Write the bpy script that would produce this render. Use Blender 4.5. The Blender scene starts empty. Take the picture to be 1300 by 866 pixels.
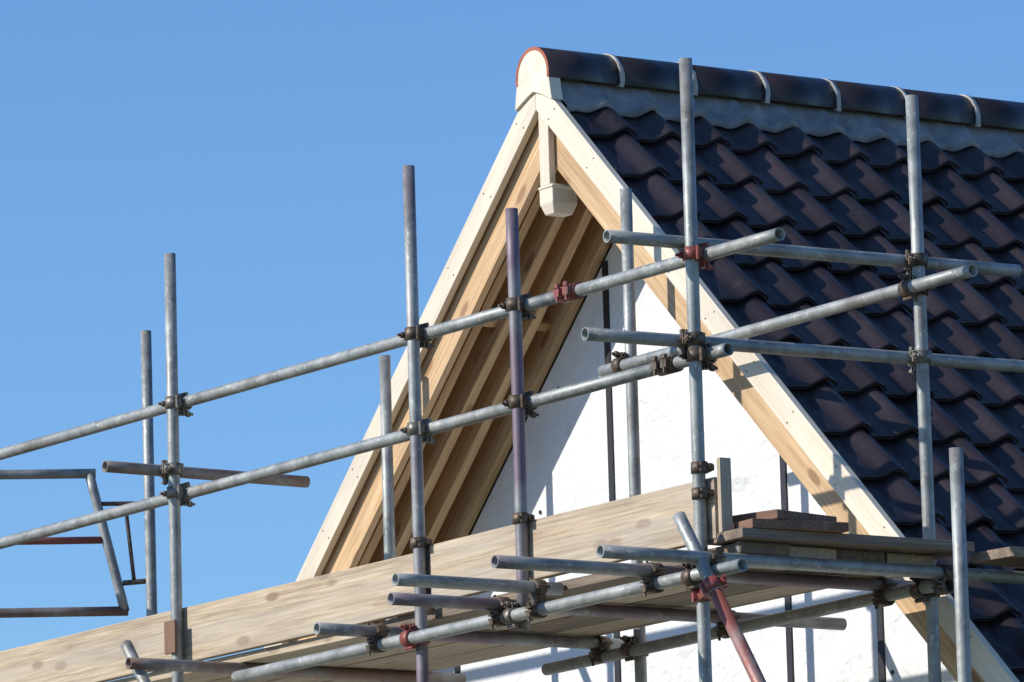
import bpy, bmesh, math, random
from mathutils import Vector, Matrix
random.seed(4)
TH=math.radians(43.6); cT,sT,tT=math.cos(TH),math.sin(TH),math.tan(TH)
Zr=7.12      # verge apex height (m)

# ---------------- materials
def newmat(n):
    m=bpy.data.materials.new(n); m.use_nodes=True
    return m,m.node_tree,m.node_tree.nodes['Principled BSDF']
def ramp(nt,a,b,ca,cb):
    r=nt.nodes.new('ShaderNodeValToRGB'); e=r.color_ramp.elements
    e[0].position=a;e[1].position=b;e[0].color=(*ca,1);e[1].color=(*cb,1); return r
def coords(nt,scale,rnd=True):
    tc=nt.nodes.new('ShaderNodeTexCoord'); mp=nt.nodes.new('ShaderNodeMapping')
    mp.inputs['Scale'].default_value=scale
    if rnd:
        oi=nt.nodes.new('ShaderNodeObjectInfo'); mu=nt.nodes.new('ShaderNodeVectorMath'); mu.operation='MULTIPLY_ADD'
        cmb=nt.nodes.new('ShaderNodeCombineXYZ')
        for i in range(3): nt.links.new(oi.outputs['Random'],cmb.inputs[i])
        mu.inputs[1].default_value=(37,23,51); nt.links.new(cmb.outputs[0],mu.inputs[0]); nt.links.new(tc.outputs['Object'],mu.inputs[2])
        nt.links.new(mu.outputs[0],mp.inputs['Vector'])
    else: nt.links.new(tc.outputs['Object'],mp.inputs['Vector'])
    return mp
def noise(nt,vec,sc,det=4,rough=.55,dist=0):
    n=nt.nodes.new('ShaderNodeTexNoise'); n.inputs['Scale'].default_value=sc; n.inputs['Detail'].default_value=det
    n.inputs['Roughness'].default_value=rough; n.inputs['Distortion'].default_value=dist
    nt.links.new(vec.outputs[0],n.inputs['Vector']); return n
def mix(nt,fac,a,b,mode='MIX'):
    m=nt.nodes.new('ShaderNodeMix'); m.data_type='RGBA'; m.blend_type=mode
    for i,s in ((0,fac),(6,a),(7,b)):
        if hasattr(s,'links'): nt.links.new(s,m.inputs[i])
        elif i==0: m.inputs[0].default_value=s
        else: m.inputs[i].default_value=(*s,1)
    return m.outputs[2]
def bump(nt,b,h,st,dist=.01):
    n=nt.nodes.new('ShaderNodeBump'); n.inputs['Strength'].default_value=st; n.inputs['Distance'].default_value=dist
    nt.links.new(h,n.inputs['Height']); nt.links.new(n.outputs[0],b.inputs['Normal'])
def wood(n,dark,light,rough=.65,knots=True,stain=None,fine=.5,kn=.5):
    m,nt,b=newmat(n)
    g=noise(nt,coords(nt,(.8,20,20)),1.6,6,.6,1.4)
    r=ramp(nt,.3,.7,dark,light); nt.links.new(g.outputs[0],r.inputs[0]); col=r.outputs[0]
    fg=noise(nt,coords(nt,(1.6,75,75)),1.5,5,.75,.3); lo=1-.5*fine
    fr=ramp(nt,.37,.58,(lo,lo*.97,lo*.93),(1.06,1.06,1.06)); nt.links.new(fg.outputs[0],fr.inputs[0]); col=mix(nt,1.0,col,fr.outputs[0],'MULTIPLY')
    big=noise(nt,coords(nt,(.8,3,3)),1.3,3)
    r2=ramp(nt,.3,.75,(.76,.74,.72),(1.06,1.04,1)); nt.links.new(big.outputs[0],r2.inputs[0])
    col=mix(nt,1.0,col,r2.outputs[0],'MULTIPLY')
    if knots:
        mp=coords(nt,(3.2,9,9)); v=nt.nodes.new('ShaderNodeTexVoronoi'); v.inputs['Scale'].default_value=1.0
        nt.links.new(mp.outputs[0],v.inputs['Vector'])
        kr=ramp(nt,.13,.21,(.9,.9,.9),(0,0,0)); nt.links.new(v.outputs['Distance'],kr.inputs[0])
        col=mix(nt,kr.outputs[0],col,(dark[0]*kn,dark[1]*kn*.85,dark[2]*kn*.8))
    if stain:
        s=noise(nt,coords(nt,(.35,5,5)),2.2,9,.7); sr=ramp(nt,.42,.68,(0,0,0),(.8,.8,.8)); nt.links.new(s.outputs[0],sr.inputs[0])
        col=mix(nt,sr.outputs[0],col,stain)
    oi=nt.nodes.new('ShaderNodeObjectInfo'); mr=nt.nodes.new('ShaderNodeMapRange'); mr.inputs[3].default_value=.86; mr.inputs[4].default_value=1.06
    nt.links.new(oi.outputs['Random'],mr.inputs[0]); cc=nt.nodes.new('ShaderNodeCombineXYZ')
    for i in range(3): nt.links.new(mr.outputs[0],cc.inputs[i])
    col=mix(nt,1.0,col,cc.outputs[0],'MULTIPLY')
    nt.links.new(col,b.inputs['Base Color']); b.inputs['Roughness'].default_value=rough
    bump(nt,b,fg.outputs[0],.4,.004); return m
M_pine=wood('pine_timber',(.58,.36,.18),(.78,.57,.34))
M_pine_d=wood('pine_soffit',(.50,.31,.15),(.68,.46,.25))
M_cream=wood('cream_primed_timber',(.78,.70,.56),(.84,.77,.64),.5,False,None,.10)
M_board=wood('scaffold_board_timber',(.47,.36,.235),(.70,.585,.43),.8,True,(.42,.37,.31),.75,.55)
M_boardg=wood('weathered_board_timber',(.22,.165,.12),(.40,.32,.24),.85,True,(.14,.11,.09),.9)
M_boardb=wood('brown_board_timber',(.15,.075,.05),(.30,.18,.12),.8,False)
def tube_mat(n,paint=None,amt=.5,soft=.06,ps=1.2):
    m,nt,b=newmat(n)
    g=noise(nt,coords(nt,(1,1,1)),9,6,.65); r=ramp(nt,.3,.72,(.18,.195,.19),(.41,.425,.41)); nt.links.new(g.outputs[0],r.inputs[0]); col=r.outputs[0]
    s=noise(nt,coords(nt,(2,3,3)),14,6,.75); sr=ramp(nt,.57,.64,(0,0,0),(.85,.85,.85)); nt.links.new(s.outputs[0],sr.inputs[0])
    col=mix(nt,sr.outputs[0],col,(.56,.55,.50))
    w=noise(nt,coords(nt,(1,1,1)),3.1,7,.72); wr=ramp(nt,.53,.68,(0,0,0),(.65,.65,.65)); nt.links.new(w.outputs[0],wr.inputs[0])
    col=mix(nt,wr.outputs[0],col,(.17,.135,.105))
    b.inputs['Metallic'].default_value=.35
    if paint:
        q=noise(nt,coords(nt,(1,1,1)),ps,7,.6); qr=ramp(nt,amt-soft,amt+soft,(0,0,0),(.92,.92,.92)); nt.links.new(q.outputs[0],qr.inputs[0])
        col=mix(nt,qr.outputs[0],col,paint)
    nt.links.new(col,b.inputs['Base Color'])
    rr=nt.nodes.new('ShaderNodeMapRange'); rr.inputs[3].default_value=.38; rr.inputs[4].default_value=.7; nt.links.new(g.outputs[0],rr.inputs[0]); nt.links.new(rr.outputs[0],b.inputs['Roughness'])
    bump(nt,b,s.outputs[0],.3,.002); return m
M_galv=tube_mat('galvanised_steel')
M_purp=tube_mat('faded_purple_steel',(.17,.12,.155),.50,.07,1.5)
M_redt=tube_mat('faded_red_steel',(.28,.075,.055),.44,.07,2.0)
M_rust=tube_mat('brown_rusted_steel',(.20,.12,.09),.46,.1,3)
def simple(n,c,rough=.6,metal=0,c2=None,sc=12,bs=.2,bd=.004):
    m,nt,b=newmat(n); g=noise(nt,coords(nt,(1,1,1)),sc,6,.6); c2=c2 or tuple(x*.7 for x in c)
    r=ramp(nt,.35,.68,c2,c); nt.links.new(g.outputs[0],r.inputs[0]); nt.links.new(r.outputs[0],b.inputs['Base Color'])
    b.inputs['Roughness'].default_value=rough; b.inputs['Metallic'].default_value=metal; bump(nt,b,g.outputs[0],bs,bd); return m
M_coup=simple('coupler_steel',(.19,.14,.10),.55,.5,(.06,.045,.035),40)
M_coupg=simple('coupler_zinc',(.30,.28,.24),.5,.6,(.12,.10,.08),40)
M_coupr=simple('coupler_red',(.34,.07,.055),.5,.1,(.15,.06,.05),40)
M_mem=simple('white_breather_membrane',(.78,.78,.775),.55,0,(.70,.71,.71),1.9,.8,.10)
M_strap=simple('black_strap',(.02,.02,.025),.5)
M_lead=simple('grey_ridge_roll',(.33,.33,.33),.65,0,(.17,.17,.175),9,.9,.008)
M_mort=simple('ridge_mortar',(.56,.53,.48),.85,0,(.34,.32,.29),30)
M_terra=simple('terracotta',(.42,.13,.07),.8)
M_plast=simple('cream_render',(.80,.73,.60),.8,0,(.68,.60,.47),14,.8)
def tile_mat(n,r0_,r1_):
    m,nt,b=newmat(n)
    g=noise(nt,coords(nt,(1,1,1),False),2.3,5,.6); r=ramp(nt,.3,.7,(.019,.0145,.016),(.040,.030,.032)); nt.links.new(g.outputs[0],r.inputs[0]); col=r.outputs[0]
    at=nt.nodes.new('ShaderNodeAttribute'); at.attribute_name='tint'
    col=mix(nt,1.0,col,at.outputs['Color'],'MULTIPLY')
    g2=noise(nt,coords(nt,(1,1,1),False),28,5,.7); mr=nt.nodes.new('ShaderNodeMapRange'); mr.inputs[3].default_value=r0_; mr.inputs[4].default_value=r1_
    nt.links.new(g2.outputs[0],mr.inputs[0]); nt.links.new(mr.outputs[0],b.inputs['Roughness'])
    dust=ramp(nt,.56,.75,(0,0,0),(.28,.28,.28)); g3=noise(nt,coords(nt,(1,1,1),False),7,8,.75); nt.links.new(g3.outputs[0],dust.inputs[0])
    col=mix(nt,dust.outputs[0],col,(.11,.095,.085))
    b.inputs['Specular IOR Level'].default_value=.45
    nt.links.new(col,b.inputs['Base Color']); bump(nt,b,g2.outputs[0],.12,.003); return m
M_tile=tile_mat('black_glazed_clay',.24,.44)
def groundmat():
    m,nt,b=newmat('bare_earth_and_grass'); mp=coords(nt,(1,1,1),False)
    a=noise(nt,mp,.15,8,.6); r=ramp(nt,.45,.58,(.26,.21,.14),(.07,.10,.035)); nt.links.new(a.outputs[0],r.inputs[0])
    c=noise(nt,mp,6,8,.7); r2=ramp(nt,.2,.8,(.7,.7,.7),(1.2,1.2,1.2)); nt.links.new(c.outputs[0],r2.inputs[0])
    nt.links.new(mix(nt,1.0,r.outputs[0],r2.outputs[0],'MULTIPLY'),b.inputs['Base Color']); b.inputs['Roughness'].default_value=.95
    bump(nt,b,c.outputs[0],.6,.05); return m
M_gr=groundmat()

# ---------------- builders
def empty(n):
    e=bpy.data.objects.new(n,None); bpy.context.scene.collection.objects.link(e); return e
def obj(n,bm,mat,parent=None,mw=None,smooth=False):
    bmesh.ops.recalc_face_normals(bm,faces=bm.faces)
    me=bpy.data.meshes.new(n); bm.to_mesh(me); bm.free()
    mats=mat if isinstance(mat,(list,tuple)) else [mat]
    for x in mats: me.materials.append(x)
    o=bpy.data.objects.new(n,me); bpy.context.scene.collection.objects.link(o)
    if mw is not None: o.matrix_world=mw
    if parent: o.parent=parent
    return o
def frame(x,up=Vector((0,0,1)),loc=Vector()):
    x=Vector(x).normalized(); z=Vector(up); z=(z-x*z.dot(x)).normalized(); y=z.cross(x)
    m=Matrix((x,y,z)).transposed().to_4x4(); m.translation=loc; return m
def ringtube(bm,x0,x1,ro,ri,mw=Matrix(),seg=24,mi=0,bend=0,n=1):
    prev=None
    for k in range(n+1):
        t=k/n; x=x0+(x1-x0)*t; dz=bend*(1-(2*t-1)**2)
        o=[bm.verts.new(mw@Vector((x,ro*math.cos(2*math.pi*i/seg),ro*math.sin(2*math.pi*i/seg)+dz))) for i in range(seg)]
        q=[bm.verts.new(mw@Vector((x,ri*math.cos(2*math.pi*i/seg),ri*math.sin(2*math.pi*i/seg)+dz))) for i in range(seg)]
        if prev:
            for i in range(seg):
                j=(i+1)%seg
                for a,b in ((prev[0],o),(prev[1],q)):
                    fc=bm.faces.new((a[i],a[j],b[j],b[i])); fc.smooth=True; fc.material_index=mi
        if k in (0,n):
            for i in range(seg):
                j=(i+1)%seg; fc=bm.faces.new((o[i],o[j],q[j],q[i])); fc.material_index=mi
        prev=(o,q)
def tube(n,a,b,mat,parent,r=.0242,bend=0):
    a=Vector(a);b=Vector(b); L=(b-a).length; bm=bmesh.new()
    ringtube(bm,0,L,r,r-.0042,n=8,bend=bend)
    d=(b-a); up=Vector((0,0,1)) if abs(d.normalized().z)<.9 else Vector((1,0,0))
    return obj(n,bm,mat,parent,frame(d,up,a))
def cylm(bm,mw,h,r,seg=8):
    bmesh.ops.create_cone(bm,cap_ends=True,segments=seg,radius1=r,radius2=r,depth=h,matrix=mw)
def boxm(bm,mw,sx,sy,sz):
    bmesh.ops.create_cube(bm,size=1,matrix=mw@Matrix.Diagonal((sx,sy,sz,1)))
def coupler(c1,a1,c2,a2,mat=None,parent=None):
    c1=Vector(c1);c2=Vector(c2);a1=Vector(a1).normalized();a2=Vector(a2).normalized(); n=(c2-c1)
    n.normalize(); bm=bmesh.new()
    for c,a,sg in ((c1,a1,-1),(c2,a2,1)):
        nn=(n-a*n.dot(a)).normalized()*sg
        m=frame(a,nn,c)
        ringtube(bm,-.024,.024,.0315,.0246,m,20)
        cylm(bm,m@Matrix.Translation((0,-.037,0))@Matrix.Rotation(math.pi/2,4,'Y'),.052,.008,10)
        boxm(bm,m@Matrix.Translation((0,-.033,-.008)),.03,.014,.022)
        boxm(bm,m@Matrix.Translation((0,.038,.006)),.040,.022,.008)
        boxm(bm,m@Matrix.Translation((0,.038,-.010)),.040,.022,.008)
        cylm(bm,m@Matrix.Translation((0,.043,.010)),.066,.0058,8)
        cylm(bm,m@Matrix.Translation((0,.043,.020)),.016,.0125,6)
        cylm(bm,m@Matrix.Translation((0,.043,-.020)),.008,.011,6)
    mid=(c1+c2)/2; boxm(bm,frame(a1,n,mid),.042,.04,max((c2-c1).length-.055,.006))
    return obj('coupler',bm,mat or random.choice([M_coup,M_coup,M_coupg]),parent)
def half_coupler(c,a,out_,mat,parent):
    bm=bmesh.new(); m=frame(a,out_,c); ringtube(bm,-.02,.02,.0315,.0246,m,20)
    boxm(bm,m@Matrix.Translation((0,.038,0)),.036,.024,.02); cylm(bm,m@Matrix.Translation((0,.044,.006)),.06,.006,8); cylm(bm,m@Matrix.Translation((0,.044,.026)),.016,.0125,6)
    boxm(bm,m@Matrix.Translation((0,-.04,.01)),.03,.02,.05); boxm(bm,m@Matrix.Translation((.0,-.012,.045)),.022,.07,.008)
    return obj('board_clip',bm,mat,parent)
def sleeve(c,a,mat,parent):
    bm=bmesh.new(); m=frame(a,(0,0,1),c)
    ringtube(bm,-.055,.055,.032,.0246,m,20)
    for x in (-.03,.03):
        boxm(bm,m@Matrix.Translation((x,-.040,0)),.035,.02,.03)
        cylm(bm,m@Matrix.Translation((x,-.044,0)),.07,.006,8); cylm(bm,m@Matrix.Translation((x,-.044,.026)),.016,.013,6)
    boxm(bm,m@Matrix.Translation((0,.036,0)),.08,.014,.02)
    return obj('sleeve_coupler',bm,mat,parent)
def beam(n,a,b,w,h,mat,parent,up=(0,0,1),bev=.003,warp=0):
    a=Vector(a);b=Vector(b);L=(b-a).length; bm=bmesh.new()
    N=max(2,int(L/.4)); rings=[]
    for k in range(N+1):
        x=L*k/N; wz=warp*math.sin(3.1*k/N+1)+ (random.uniform(-1,1)*warp*.25)
        rings.append([bm.verts.new((x,sy*w/2,sz*h/2+wz)) for sy,sz in ((-1,-1),(1,-1),(1,1),(-1,1))])
    for k in range(N):
        for i in range(4):
            j=(i+1)%4; bm.faces.new((rings[k][i],rings[k][j],rings[k+1][j],rings[k+1][i]))
    bm.faces.new(rings[0]); bm.faces.new(rings[-1][::-1])
    bmesh.ops.recalc_face_normals(bm,faces=bm.faces)
    if bev:
        es=[e for e in bm.edges if len(e.link_faces)==2 and e.calc_face_angle(0)>1]
        bmesh.ops.bevel(bm,geom=es,offset=bev,segments=2,affect='EDGES',profile=.5)
    return obj(n,bm,mat,parent,frame(b-a,up,a))
def prism(n,pts,y0,y1,mat,parent,mw=None,bev=0):
    bm=bmesh.new(); A=[bm.verts.new((x,y0,z)) for x,z in pts]; B=[bm.verts.new((x,y1,z)) for x,z in pts]
    bm.faces.new(A); bm.faces.new(B[::-1])
    for i in range(len(pts)):
        j=(i+1)%len(pts); bm.faces.new((A[i],A[j],B[j],B[i]))
    bmesh.ops.recalc_face_normals(bm,faces=bm.faces)
    if bev: bmesh.ops.bevel(bm,geom=list(bm.edges),offset=bev,segments=2,affect='EDGES',profile=.5)
    return obj(n,bm,mat,parent,mw)

# ---------------- house
house=empty('house')
HL=9.0; SE=5.2; W=.5
def slopeM(side): return frame((side*cT,0,-sT),(side*sT,0,cT),(0,0,Zr))
def rake(n,side,o0,o1,y0,y1,mat,L=SE,bev=.003,gap=.0008):
    ys=(y0,y1) if side>0 else (-y0,-y1)
    return prism(n,[(o0*tT+gap,-o0),(o1*tT+gap,-o1),(L,-o1),(L,-o0)],ys[0],ys[1],mat,house,slopeM(side),bev)
for s in (1,-1):
    rake('bargeboard_cap',s,-.006,.098,-.035,-.002,M_cream)
    rake('bargeboard',s,.03,.235,.012,.045,M_pine)
    rake('outer_rafter',s,.10,.215,.069,.112,M_pine_d)
    rake('ladder_rafter',s,.10,.24,.19,.235,M_pine)
    rake('ladder_rafter',s,.10,.24,.32,.365,M_pine)
    rake('wall_rafter',s,.10,.27,.45,.495,M_pine)
    rake('roof_underlay_board',s,.08,.097,.05,HL,M_pine_d,bev=0)
    bm=bmesh.new(); m=slopeM(s)
    for k in range(14):
        for oo in (.02,.075):
            sd=.22+k*.36+random.uniform(-.03,.03)
            cylm(bm,m@Matrix.Translation((sd,s*-.0352,-oo))@Matrix.Rotation(math.pi/2,4,'X'),.002,.004,8)
    obj('bargeboard_nails',bm,M_coup,house)
for s in (-1,1):
    for k in range(3):
        sd=1.1+k*1.5
        m=slopeM(s)
        for (ya,yb) in ((.1125,.1895),(.2355,.3195),(.3655,.4495)):
            a=m@Vector((sd,s*ya,-.15)); b=m@Vector((sd,s*yb,-.15))
            beam('noggin',a,b,.045,.10,M_pine_d,house,up=(s*sT,0,cT),bev=0)
beam('ridge_board',(0,.24,Zr-.23),(0,HL-.1,Zr-.23),.035,.12,M_pine_d,house)
beam('finial_post',(.030,-.006,Zr-.125),(.030,-.006,Zr-.458),.070,.032,M_cream,house,up=(0,1,0),bev=.004)
bm=bmesh.new()
prof_=[(-.452,.046,.060),(-.464,.056,.070),(-.470,.048,.062),(-.530,.048,.062),(-.575,.032,.046)]
rg=[]
for z,hx,hy in prof_: rg.append([bm.verts.new((.030+sx*hx,.044+sy*hy,z)) for sx,sy in ((-1,-1),(1,-1),(1,1),(-1,1))])
for a,b in zip(rg,rg[1:]):
    for i in range(4): bm.faces.new((a[i],a[(i+1)%4],b[(i+1)%4],b[i]))
bm.faces.new(rg[0]);bm.faces.new(rg[-1]); bmesh.ops.recalc_face_normals(bm,faces=bm.faces)
bmesh.ops.bevel(bm,geom=list(bm.edges),offset=.004,segments=2,affect='EDGES',profile=.5)
obj('finial_block',bm,M_cream,house,Matrix.Translation((0,0,Zr)))
hw=3.55
o=.275/cT
gp=[(-hw,0),(hw,0),(hw,Zr-o-hw*tT),(0,Zr-o),(-hw,Zr-o-hw*tT)]
prism('gable_wall',gp,W,W+.18,M_mem,house)
prism('rear_gable_wall',gp,HL-.6,HL-.42,M_mem,house)
for s in (-1,1):
    beam('side_wall',(s*(hw-.09),W+.182,(Zr-o-hw*tT)/2),(s*(hw-.09),HL-.602,(Zr-o-hw*tT)/2),.18,Zr-o-hw*tT-.05,M_mem,house,bev=0)
sx=-.30
for k,x in enumerate([sx-1.2,sx-.6,sx,sx+.6,sx+1.2,sx+1.8]):
    zt_=Zr-o-abs(x)*tT-.01
    if k==1: continue
    beam('batten_strap',(x,W-.004,.2),(x,W-.004,zt_),.036,.007,M_strap,house,up=(0,1,0),bev=0)
bm=bmesh.new()
for k in range(60):
    x=-2.6+random.random()*5.4; z=3.2+random.random()*3.6
    if z<Zr-o-abs(x)*tT-.1:
        cylm(bm,Matrix.Translation((x,W-.002,z))@Matrix.Rotation(math.pi/2,4,'X'),.005,.009,12)
obj('membrane_fixings',bm,M_strap,house)

DH=-.052
def prof(t):
    t=t%1.0
    return .025*math.cos(2*math.pi*(t-.74))+.010*math.cos(4*math.pi*(t-.76))
def roof_tiles(side):
    bm=bmesh.new(); tint=bm.verts.layers.float_color.new('tint')
    g=.30; w=.238; nt_=14; m=slopeM(side); mi=m.inverted()
    nrow=int(SE/g)+1; ncol=int((HL+.05)/w)
    for r in range(nrow):
        s0=.06+r*g-.03; s1=.06+(r+1)*g+.045
        for c in range(ncol):
            jy=random.uniform(-.004,.004); jh=random.uniform(-.003,.003); js=random.uniform(-.008,.008); v=random.uniform(.75,1.3); tl=random.uniform(-.004,.004)
            col=(v*random.uniform(.97,1.05),v,v*random.uniform(.96,1.05),1)
            grid=[]
            for (s,hh) in ((s0,.018),((s0+s1)/2,.018+.019),(s1-.012,.056),(s1+.0,.0535),(s1+.001,.036)):
                row=[]
                for k in range(nt_+1):
                    t=k/nt_; y=.003+c*w+t*(w+.012)+jy
                    h=hh+prof(t)+.014*max(0,min(1,(t-.84)/.05))+jh+tl*(t-.5)*2+DH
                    vv=bm.verts.new(m@Vector((s+js,side*y,h+.012))); vv[tint]=col; row.append(vv)
                grid.append(row)
            for a in range(len(grid)-1):
                for k in range(nt_):
                    fc=bm.faces.new((grid[a][k],grid[a][k+1],grid[a+1][k+1],grid[a+1][k])); fc.smooth=a<3
            for e in (0,nt_):
                lo=[]
                for a in range(3):
                    q=mi@grid[a][e].co; vv=bm.verts.new(m@Vector((q.x,q.y,q.z-.016))); vv[tint]=col; lo.append(vv)
                for a in range(2): bm.faces.new((grid[a][e],grid[a+1][e],lo[a+1],lo[a]))
    return obj('pantile_roof_slope',bm,M_tile,house)
roof_tiles(1); roof_tiles(-1)
for s in (1,-1):
    bm=bmesh.new(); m=slopeM(s); rows=[]
    ny=int(HL/.238*14)
    for i in range(ny+1):
        y=.003+i*HL/ny; t=((y-.003)/.238)%1
        wob=.007*math.sin(y*9)+.005*math.sin(y*23+1)
        low=.222+.014*math.cos(2*math.pi*(t-.74))+wob
        cr=.004*math.sin(y*57)+.004*math.sin(y*91+2)
        row=[bm.verts.new(m@Vector((a,s*y,h+DH))) for a,h in ((.04,.10),(.10,.088+.3*prof(t)+cr),(.17,.068+.9*prof(t)+cr),(low,.070+prof(t)+.008),(low+.002,.055+prof(t)))]
        rows.append(row)
    for i in range(ny):
        for k in range(4):
            fc=bm.faces.new((rows[i][k],rows[i+1][k],rows[i+1][k+1],rows[i][k+1])); fc.smooth=True
    obj('ridge_roll_flashing',bm,M_lead,house)
def arc(bm,y0,y1,ro,ri,a0,a1,zc,mi=0,me=0,seg=22):
    R_=[]
    for y in (y0,y1):
        R_.append([[bm.verts.new((r*math.cos(a0+(a1-a0)*k/seg),y,zc+r*math.sin(a0+(a1-a0)*k/seg))) for k in range(seg+1)] for r in (ro,ri)])
    for k in range(seg):
        for r in (0,1):
            fc=bm.faces.new((R_[0][r][k],R_[0][r][k+1],R_[1][r][k+1],R_[1][r][k])); fc.smooth=True; fc.material_index=mi
        for e in (0,1):
            fc=bm.faces.new((R_[e][0][k],R_[e][0][k+1],R_[e][1][k+1],R_[e][1][k])); fc.material_index=me
RL=.372; zc=Zr+.008
for k in range(24):
    bm=bmesh.new(); tint=bm.verts.layers.float_color.new('tint')
    y0=-.055+k*RL; a=math.radians(12)
    arc(bm,y0+.006,y0+RL-.006,.122,.107,-a,math.pi+a,zc+random.uniform(-.003,.003),0,1)
    v=random.uniform(.5,.85)
    for q in bm.verts: q[tint]=(v,v,v,1)
    obj('ridge_tile',bm,[M_tile,M_terra],house)
    if k<23:
        bm=bmesh.new(); arc(bm,y0+RL-.011,y0+RL+.012,.1255,.10,-a*1.4,math.pi+a*1.4,zc)
        for q in bm.verts: q.co.y+=random.uniform(-.003,.003)
        obj('ridge_joint',bm,M_mort,house)
pts=[(.1065*math.cos(t),.008+.1065*math.sin(t)) for t in [math.pi*k/20 for k in range(21)]]
pts+=[(-.118,-.02),(-.135,-.115),(-.045,-.075),(0,-.06),(.045,-.075),(.135,-.115),(.118,-.02)]
prism('ridge_end_infill',pts,-.048,.010,M_plast,house,Matrix.Translation((0,0,Zr)),.002)

# ---------------- scaffolding (metres; gable along x, ridge along y)
sc=empty('scaffolding')
yo=-1.2; yi=-.15; X=Vector((1,0,0)); Y=Vector((0,1,0)); Z=Vector((0,0,1)); OFF=.052
SX={'P1':-1.002,'P2':.812,'P3':1.519,'P4':2.683,'Q0':-2.967,'Q1':-1.013,'Q2':.786,'Q3':2.667,'Q4':4.191}
ST={'P1':(6.461,0,M_galv),'P2':(6.502,0,M_purp),'P3':(6.209,4.598,M_purp),'P4':(6.565,0,M_galv),'Q0':(6.525,0,M_galv),'Q1':(6.109,0,M_galv),'Q2':(6.505,0,M_galv),'Q3':(6.527,0,M_galv),'Q4':(4.906,0,M_galv)}
for n,(zt_,zb,mat) in ST.items():
    x=SX[n]; y=yi if n[0]=='Q' and n!='Q4' else yo
    tube('standard',(x,y,zt_),(x,y,zb),mat,sc,bend=random.uniform(-.01,.01))
    if zb==0:
        beam('base_plate',(x-.08,y,.006),(x+.08,y,.006),.16,.012,M_coupg,sc)
        beam('sole_board',(x-.35,y,-.01),(x+.35,y,-.01),.22,.02,M_board,sc)
zA,zB,zC,zL=5.839,5.465,5.789,4.648
ya=yo+OFF
tube('guardrail',(-5.2,ya,zA+.01),(1.825,ya,zA),M_galv,sc); tube('guardrail',(1.828,ya,zA),(3.153,ya,zA-.003),M_galv,sc)
tube('guardrail',(-5.2,ya,zB-.01),(2.44,ya,zB+.003),M_galv,sc); tube('guardrail',(2.445,ya,zB+.003),(2.817,ya,zB+.005),M_galv,sc)
tube('inner_guardrail',(.66,yi-OFF,zC-.006),(3.059,yi-OFF,zC+.004),M_galv,sc)
tube('ledger',(-.465,yo-OFF,4.641),(3.0,yo-OFF,4.653),M_galv,sc); tube('inner_ledger',(.2,yi-OFF,4.640),(2.797,yi-OFF,4.662),M_galv,sc)
tube('inner_ledger',(-3.3,yi-OFF,4.42),(.95,yi-OFF,4.42),M_galv,sc)
for P in ('P1','P2','P3','P4'):
    x=SX[P]
    for z in (zA,zB,zL):
        yy=yo-OFF if z==zL else ya
        if z==zL and P=='P1': continue
        red=(z==zA and P=='P4') or (z==zL and P=='P2')
        coupler((x,yo,z),Z,(x,yy,z),X,M_coupr if red else None,sc)
for P in ('Q2','Q3'):
    for z in (zC,zL+.005): coupler((SX[P],yi,z),Z,(SX[P],yi-OFF,z),X,None,sc)
sleeve((1.826,ya,zA),X,M_coupr,sc); sleeve((2.443,ya,zB+.002),X,M_coup,sc)
xr=SX['P4']-OFF
tube('return_guardrail',(xr,-1.541,5.886),(xr,.352,5.904),M_galv,sc)
tube('return_guardrail',(xr,-1.651,5.519),(xr,.80,5.541),M_galv,sc)
tube('return_guardrail',(SX['P1']-OFF,-1.498,5.564),(SX['P1']-OFF,-.524,5.556),M_rust,sc)
coupler((SX['Q3'],yi,5.899),Z,(xr,yi,5.899),Y,None,sc)
coupler((SX['P4'],yo,5.523),Z,(xr,yo,5.523),Y,None,sc); coupler((SX['Q3'],yi,5.532),Z,(xr,yi,5.532),Y,None,sc)
coupler((SX['P1'],yo,5.562),Z,(SX['P1']-OFF,yo,5.562),Y,None,sc)
zt=4.6987
for k,(x,y,z,ln,mat) in enumerate([(2.821,-1.745,zt,2.35,M_galv),(2.452,-1.95,zt,1.95,M_purp),(1.697,-1.885,zt+.034,.735,M_galv),(1.45,-1.747,zt,2.1,M_purp),(.592,-1.534,zt,1.45,M_purp),(-.622,-1.659,zt,1.6,M_rust),(-2.0,-1.4,zt,1.5,M_galv),(-3.2,-1.4,zt,1.5,M_galv)]):
    tube('transom',(x,y,z),(x,y+ln,z),mat,sc)
    if k<5 : coupler((x,yo-OFF,zL),X,(x,yo-OFF,z),Y,M_coup,sc)
    if y+ln>yi+.05 and x>.3: coupler((x,yi-OFF,zL+.003),X,(x,yi-OFF,z),Y,M_coup,sc)
for y in (yo-OFF,yi-OFF):
    tube('ledger',(-3.3,y,2.3),(3.2,y,2.3),M_galv,sc)
dz=zt+.0255+.019
xe0=SX['P4']
for k in range(4):
    y=yo+.175+k*.232
    xe=xe0+.12+random.uniform(-.03,.03); xm=.46+random.uniform(-.1,.1)
    beam('deck_board',(xm+.01,y,dz),(xe,y,dz+.004),.220,.038,M_board if k%2 else M_boardg,sc,warp=.003)
    beam('deck_board',(-4.6,y,dz+random.uniform(0,.004)),(xm,y,dz),.220,.038,M_board,sc,warp=.003)
    beam('board_end_band',(xe-.03,y,dz+.004),(xe-.005,y,dz+.004),.2235,.0415,M_coupg,sc,bev=0)
beam('end_board',(xe0+.10,yo+.03,dz+.044),(xe0+.12,yi+.02,dz+.046),.225,.036,M_boardg,sc,warp=.002)
beam('end_board',(xe0+.28,yi+.06,dz+.01),(xe0+.24,yi+.42,dz+.01),.225,.038,M_boardg,sc,warp=.002)
xj=.819
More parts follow.
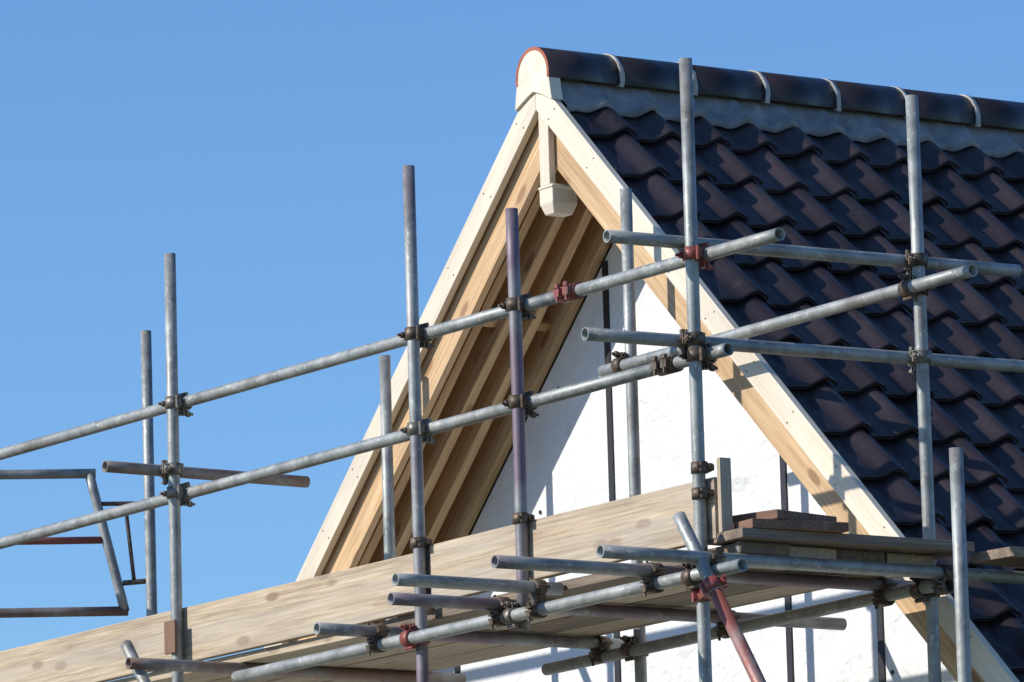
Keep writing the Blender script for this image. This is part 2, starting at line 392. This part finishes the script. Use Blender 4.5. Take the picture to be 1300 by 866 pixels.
beam('toe_board',(xj,yo+.046,4.893),(xe0+.05,yo+.046,4.903),.038,.225,M_board,sc,warp=.003)
beam('toe_board',(-5.2,yo+.048,4.868),(xj-.004,yo+.048,4.883),.038,.225,M_board,sc,warp=.004)
for x,z in ((xj+.02,4.893),(xj-.03,4.883)):
    beam('board_end_band',(x-.012,yo+.047,z),(x+.012,yo+.047,z),.0425,.2285,M_coupg,sc,bev=0)
beam('toe_board_stop',(xe0+.082,yo+.05,dz+.06),(xe0+.082,yo+.05,dz+.335),.022,.05,M_board,sc,up=(0,1,0))
for P,z in (('P2',5.02),('P3',5.02),('P4',5.05),('P4',4.955)):
    half_coupler((SX[P],yo,z),Z,(.3,1,0),M_coup,sc)
beam('toe_board_packer',(SX['P1'],yo-.032,4.80),(SX['P1'],yo-.032,4.935),.085,.012,M_boardb,sc,up=(0,1,0))
a=Vector((2.700,yo-.11,4.866)); d=Vector((.502,0,-.726)).normalized()
tube('brace',a,a+d*.37,M_galv,sc); tube('brace_lower',a+d*.37,a+d*4.2,M_redt,sc,r=.0243)
coupler((xe0+.0,yo,a.z-.28),Z,a+d*.34,d,M_coupr,sc)
tube('bracket_tube',(-.738,-1.6,4.791),(-.572,-1.6,4.591),M_galv,sc)
pl=empty('timber_plank_stack')
beam('plank',(xe0+.00,-.90,dz+.082),(xe0+.24,-.93,dz+.082),.40,.034,M_boardb,pl,warp=.001)
beam('plank',(xe0-.02,-.92,dz+.118),(xe0+.20,-.87,dz+.118),.33,.034,M_boardb,pl,warp=.001)

gate=empty('scaffold_access_gate')
gd=Vector((.475,.88,0)).normalized()
def G(s,z): return Vector((SX['Q0'],yi,0))+gd*s+Vector((0,0,z))
for a,b,mat,rad in [(G(-2.4,5.888),G(-.235,5.885),M_galv,.0215),(G(-2.4,5.586),G(-.212,5.586),M_redt,.0165),(G(-2.4,5.266),G(-.102,5.267),M_rust,.0215),(G(-.263,5.882),G(-.116,5.265),M_galv,.0215),(G(-.218,5.748),G(-.013,5.748),M_coup,.010),(G(-.123,5.392),G(-.01,5.40),M_coup,.012),(G(-.106,5.745),G(-.073,5.399),M_coup,.009),(G(-2.38,5.9),G(-2.38,5.25),M_galv,.0215)]:
    tube('gate_tube',a,b,mat,gate,r=rad)

bm=bmesh.new(); bmesh.ops.create_grid(bm,x_segments=4,y_segments=4,size=1500); obj('ground',bm,M_gr,None,Matrix.Translation((0,0,-.02)))

# ---------------- light
S=Vector((-.355*.866,-.935*.866,.5)).normalized()
w=bpy.data.worlds.new('World'); bpy.context.scene.world=w; w.use_nodes=True; nt=w.node_tree
bg=nt.nodes['Background']; sky=nt.nodes.new('ShaderNodeTexSky'); sky.sky_type='NISHITA'; sky.sun_disc=False
sky.sun_elevation=math.asin(S.z); sky.sun_rotation=math.atan2(S.x,S.y); sky.air_density=1.0; sky.dust_density=.2; sky.ozone_density=4
nt.links.new(mix(nt,1.0,sky.outputs[0],(.84,1.10,1.38),'MULTIPLY'),bg.inputs[0]); bg.inputs[1].default_value=.115
l=bpy.data.lights.new('sun','SUN'); l.energy=4.9; l.angle=math.radians(.5); l.color=(1,.94,.85)
lo=bpy.data.objects.new('sun',l); lo.rotation_euler=S.to_track_quat('Z','Y').to_euler(); bpy.context.scene.collection.objects.link(lo)
# ---------------- camera: 227 mm lens, eye height 1.6 m, pitched up 9.65 degrees
p=math.radians(9.65); roll=.029; ang=math.radians(34.1)
F=Vector((-math.cos(ang)*math.cos(p),math.sin(ang)*math.cos(p),math.sin(p))); r0=Vector((math.sin(ang),math.cos(ang),0)); u0=r0.cross(F)
R=r0*math.cos(roll)-u0*math.sin(roll); Up=u0*math.cos(roll)+r0*math.sin(roll)
cam=bpy.data.cameras.new('camera'); cam.sensor_width=36; cam.lens=227.08; cam.clip_end=5000; cam.clip_start=.5
co=bpy.data.objects.new('camera',cam); m=Matrix((R,Up,-F)).transposed().to_4x4(); m.translation=Vector((21.4786,-14.7289,1.6)); co.matrix_world=m
bpy.context.scene.collection.objects.link(co); bpy.context.scene.camera=co
s=bpy.context.scene; s.view_settings.view_transform='Standard'; s.view_settings.look='None'; s.view_settings.exposure=0
